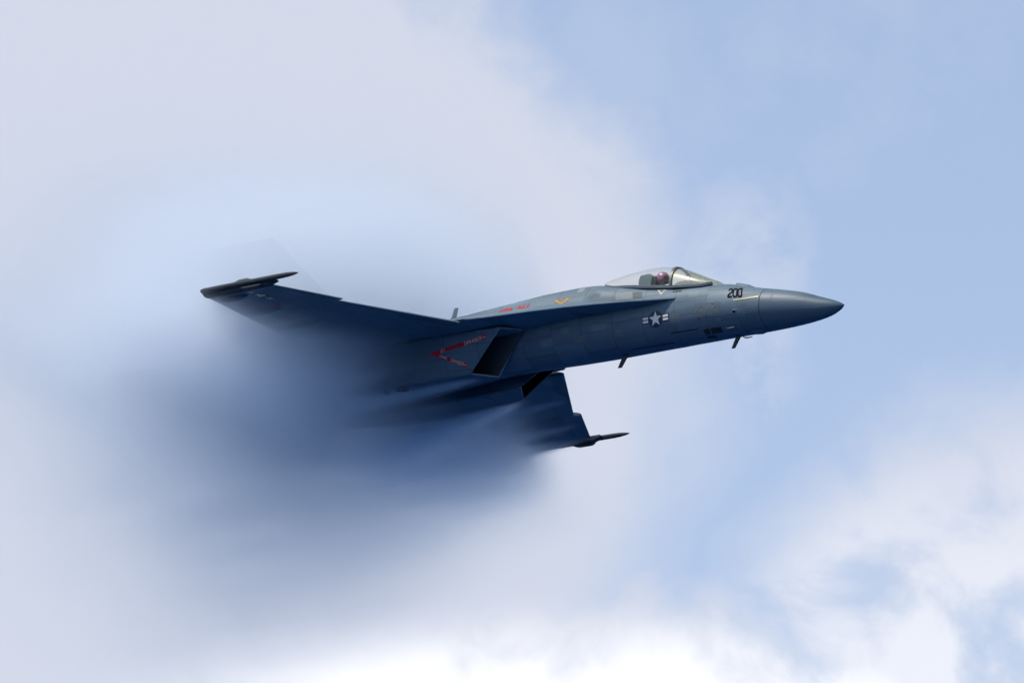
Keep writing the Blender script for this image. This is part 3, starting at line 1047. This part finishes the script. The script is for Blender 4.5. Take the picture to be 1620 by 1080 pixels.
def lay_under(name, polys, mat, parent, off=.004):
    bm = bmesh.new()
    for poly in polys:
        vs = []
        for s, y in poly:
            h = BVH_W.ray_cast(P(s, y, -2.0), Vector((0, 0, 1)))
            if h[0] is not None: vs.append(bm.verts.new(h[0] + Vector((0, 0, -off))))
        if len(vs) > 2: bm.faces.new(vs)
    me = bpy.data.meshes.new(name); bm.to_mesh(me); bm.free()
    return link(name, me, mat, parent)


nv, wh = insignia(.185)
wm = lambda ps: [[(11.90 - .22 * u - v, 5.70 - u) for u, v in p] for p in ps]
wi = lay_under('national_insignia', wm(nv), 'navy', wing_out, .004)
lay_under('insignia_star', wm(wh), 'cream', wi, .008)
lay_under('access_panel', [[(11.46, 6.02), (11.50, 6.15), (11.80, 6.15), (11.86, 6.02)]], 'patch', wing_out, .005)
lay_under('caution_mark', [[(11.90, 5.08), (12.08, 5.0), (11.90, 4.92)]], 'red', wing_out, .005)

# ------------------------------------------------------------------ vapour
def vapour_material(name, col, aniso, dens):
    m = bpy.data.materials.new(name); m.use_nodes = True
    nt = m.node_tree; nt.nodes.clear()
    o = nt.nodes.new('ShaderNodeOutputMaterial')
    v = nt.nodes.new('ShaderNodeVolumePrincipled')
    v.inputs['Color'].default_value = col + (1,)
    v.inputs['Density'].default_value = dens
    v.inputs['Anisotropy'].default_value = aniso
    nt.links.new(v.outputs[0], o.inputs['Volume'])
    return m


def vapour_object(name, lo, hi, res, mat, field, step):
    """A volume grid in body space filled from a density field of (s, y, z)."""
    ng = bpy.data.node_groups.new(name + '_field', 'GeometryNodeTree')
    ng.interface.new_socket('Geometry', in_out='OUTPUT', socket_type='NodeSocketGeometry')
    go = ng.nodes.new('NodeGroupOutput')
    vc = ng.nodes.new('GeometryNodeVolumeCube')
    pos = ng.nodes.new('GeometryNodeInputPosition')
    sp = ng.nodes.new('ShaderNodeSeparateXYZ'); ng.links.new(pos.outputs[0], sp.inputs[0])
    s = NX(ng, sp.outputs[0]) * -1.0; y = NX(ng, sp.outputs[1]) * -1.0; z = NX(ng, sp.outputs[2])
    d = field(ng, s, y, z)
    ng.links.new(d.s, vc.inputs['Density'])
    mn = Vector((-hi[0], -hi[1], lo[2])); mxv = Vector((-lo[0], -lo[1], hi[2]))
    vc.inputs['Min'].default_value = mn; vc.inputs['Max'].default_value = mxv
    for ax, k in zip('XYZ', range(3)):
        vc.inputs['Resolution ' + ax].default_value = max(8, int((mxv[k] - mn[k]) / res[k]))
    sm = ng.nodes.new('GeometryNodeSetMaterial'); sm.inputs['Material'].default_value = mat
    ng.links.new(vc.outputs[0], sm.inputs['Geometry']); ng.links.new(sm.outputs[0], go.inputs[0])
    vd = bpy.data.volumes.new(name)
    vd.materials.append(mat)
    vd.render.step_size = step
    o = bpy.data.objects.new(name, vd)
    COL.objects.link(o)
    o.matrix_world = BODY
    md = o.modifiers.new('field', 'NODES'); md.node_group = ng
    return o


def cloud_field(ng, s, y, z):
    Y = y.abs()
    le = 9.0 + (Y - 2.0).max(0.0) * 0.55
    d = s - le
    flow = combine(ng, s * 0.22, y * 1.0, z * 1.2)
    n1 = noise(ng, flow, 0.9, 4.0, 0.55)
    n2 = noise(ng, combine(ng, s * 0.5, y, z), 0.35, 3.0, 0.5)
    dw = d + (n1 - 0.5) * 1.8
    # shock-fed cloud over the wing
    dp = d.max(0.0)
    zu = z - 0.50
    above = zu.smooth(0.05, 0.5)
    up = dw.smooth(0.4, 2.4) * above * (((zu / (2.9 + dp * 0.30)) ** 2.0) * -1.0).exp()
    up = up * (((Y / (6.0 + dp * 0.30)) ** 4.0) * -1.0).exp() * (1.0 - s.smooth(13.5, 19.0) * 0.75)
    # thinner cloud hanging below the wings and round the tail
    q = ((y - 1.9) / (4.0 + dp * 0.32)) ** 2.0 + ((z + 0.3 + dp * 0.19) / (1.1 + dp * 0.35)) ** 2.0
    lo = dw.smooth(1.2, 4.4) * (q * -1.0).exp() * (1.0 - above) * (1.0 - s.smooth(14.5, 21.5))
    # denser heart round the fins and round the tailplane
    c = (y / 6.1) ** 2.0 + ((z - 2.0) / 2.5) ** 2.0
    core = s.smooth(9.8, 12.0) * d.smooth(0.4, 2.0) * (1.0 - s.smooth(16.2, 18.5)) * (c * c * -1.0).exp()
    c2 = (y / 7.0) ** 2.0 + ((z - 0.5) / 2.6) ** 2.0
    wake = s.smooth(13.0, 16.0) * (1.0 - s.smooth(15.5, 20.5)) * (c2 * -1.0).exp()
    c3 = (y / 6.3) ** 2.0 + ((z - 0.05) / 0.75) ** 2.0
    stab = s.smooth(13.2, 14.8) * (1.0 - s.smooth(19.0, 20.8)) * (c3 * -1.0).exp()
    # sheet clinging to the rear half of the wing's underside, combed by the airflow
    n3 = noise(ng, combine(ng, s * 0.14, y * 1.6, z * 1.6), 1.5, 3.0, 0.6)
    comb = n3.smooth(0.34, 0.66)
    zc = (z + 0.15 + dp * 0.07) / (0.34 + dp * 0.15)
    fr = d / (4.4 - (Y - 2.0).max(0.0) * 0.58).max(1.7)
    sh = (fr + (n3 - 0.5) * 0.7).smooth(0.36, 0.88) * ((zc * zc) * -1.0).exp() * (1.0 - zu.smooth(-0.05, 0.4))
    sh = sh * (((Y / 6.35) ** 8.0) * -1.0).exp() * Y.smooth(0.6, 2.2) * (1.0 - s.smooth(13.2, 15.6))
    tail = 1.0 - s.smooth(17.0, 26.0) * 0.85
    return (up * 0.10 * (0.55 + 0.9 * n2) + lo * 0.36 * (0.40 + 1.15 * n1.smooth(0.22, 0.78)) + core * 0.72 + wake * 0.24 * (0.5 + n2) + stab * 1.3 + sh * 1.9 * (0.25 + 1.3 * comb)) * tail


VAP = vapour_material('condensation_vapour', (0.935, 0.967, 1.0), 0.5, 1.0)
vap = vapour_object('vapor_cloud', (8.6, -11.0, -7.0), (27.5, 11.0, 7.0), (0.22, 0.20, 0.18), VAP, cloud_field, 0.7)
vap['kind'] = 'stuff'
vap['label'] = 'soft white condensation vapour swallowing the wings and tail of the jet'
vap['category'] = 'vapor'


def streak_field(ng, s, y, z):
    def sheet(s0, y0, z0, vy, vz, w0, gw, amp, h=1.0):
        d = s - s0
        r = w0 + d.max(0.0) * gw
        a = (y - y0 - d * vy) / r
        b = (z - z0 - d * vz) / (r * h)
        return ((a * a + b * b) * -1.0).exp() * d.smooth(0.0, 0.8) * (1.0 - d.smooth(2.6, 5.5)) * amp
    n = noise(ng, combine(ng, s * 0.25, y * 2.0, z * 2.5), 1.6, 4.0, 0.55)
    f = sheet(9.35, -1.05, -0.56, -0.05, -0.10, 0.06, 0.075, 14.0, 0.8)
    f = f + sheet(9.2, 0.85, -0.58, 0.02, -0.02, 0.06, 0.06, 9.0, 0.6)
    f = f + sheet(9.9, -3.4, 0.25, -0.02, -0.05, 0.06, 0.05, 5.0, 0.5) + sheet(10.6, -4.9, 0.2, -0.02, -0.05, 0.06, 0.05, 5.0, 0.5)
    f = f + sheet(11.0, -5.9, 0.22, 0.0, -0.05, 0.06, 0.07, 6.0, 0.6)
    return f * (0.4 + 1.2 * n)


stv = vapour_object('vapor_streaks', (9.0, -7.6, -1.9), (15.2, 2.2, 0.7), (0.10, 0.06, 0.05), VAP, streak_field, 0.2)
stv['kind'] = 'stuff'
stv['label'] = 'thin pale vapour streaks trailing from the intakes and far wing'
stv['category'] = 'vapor'
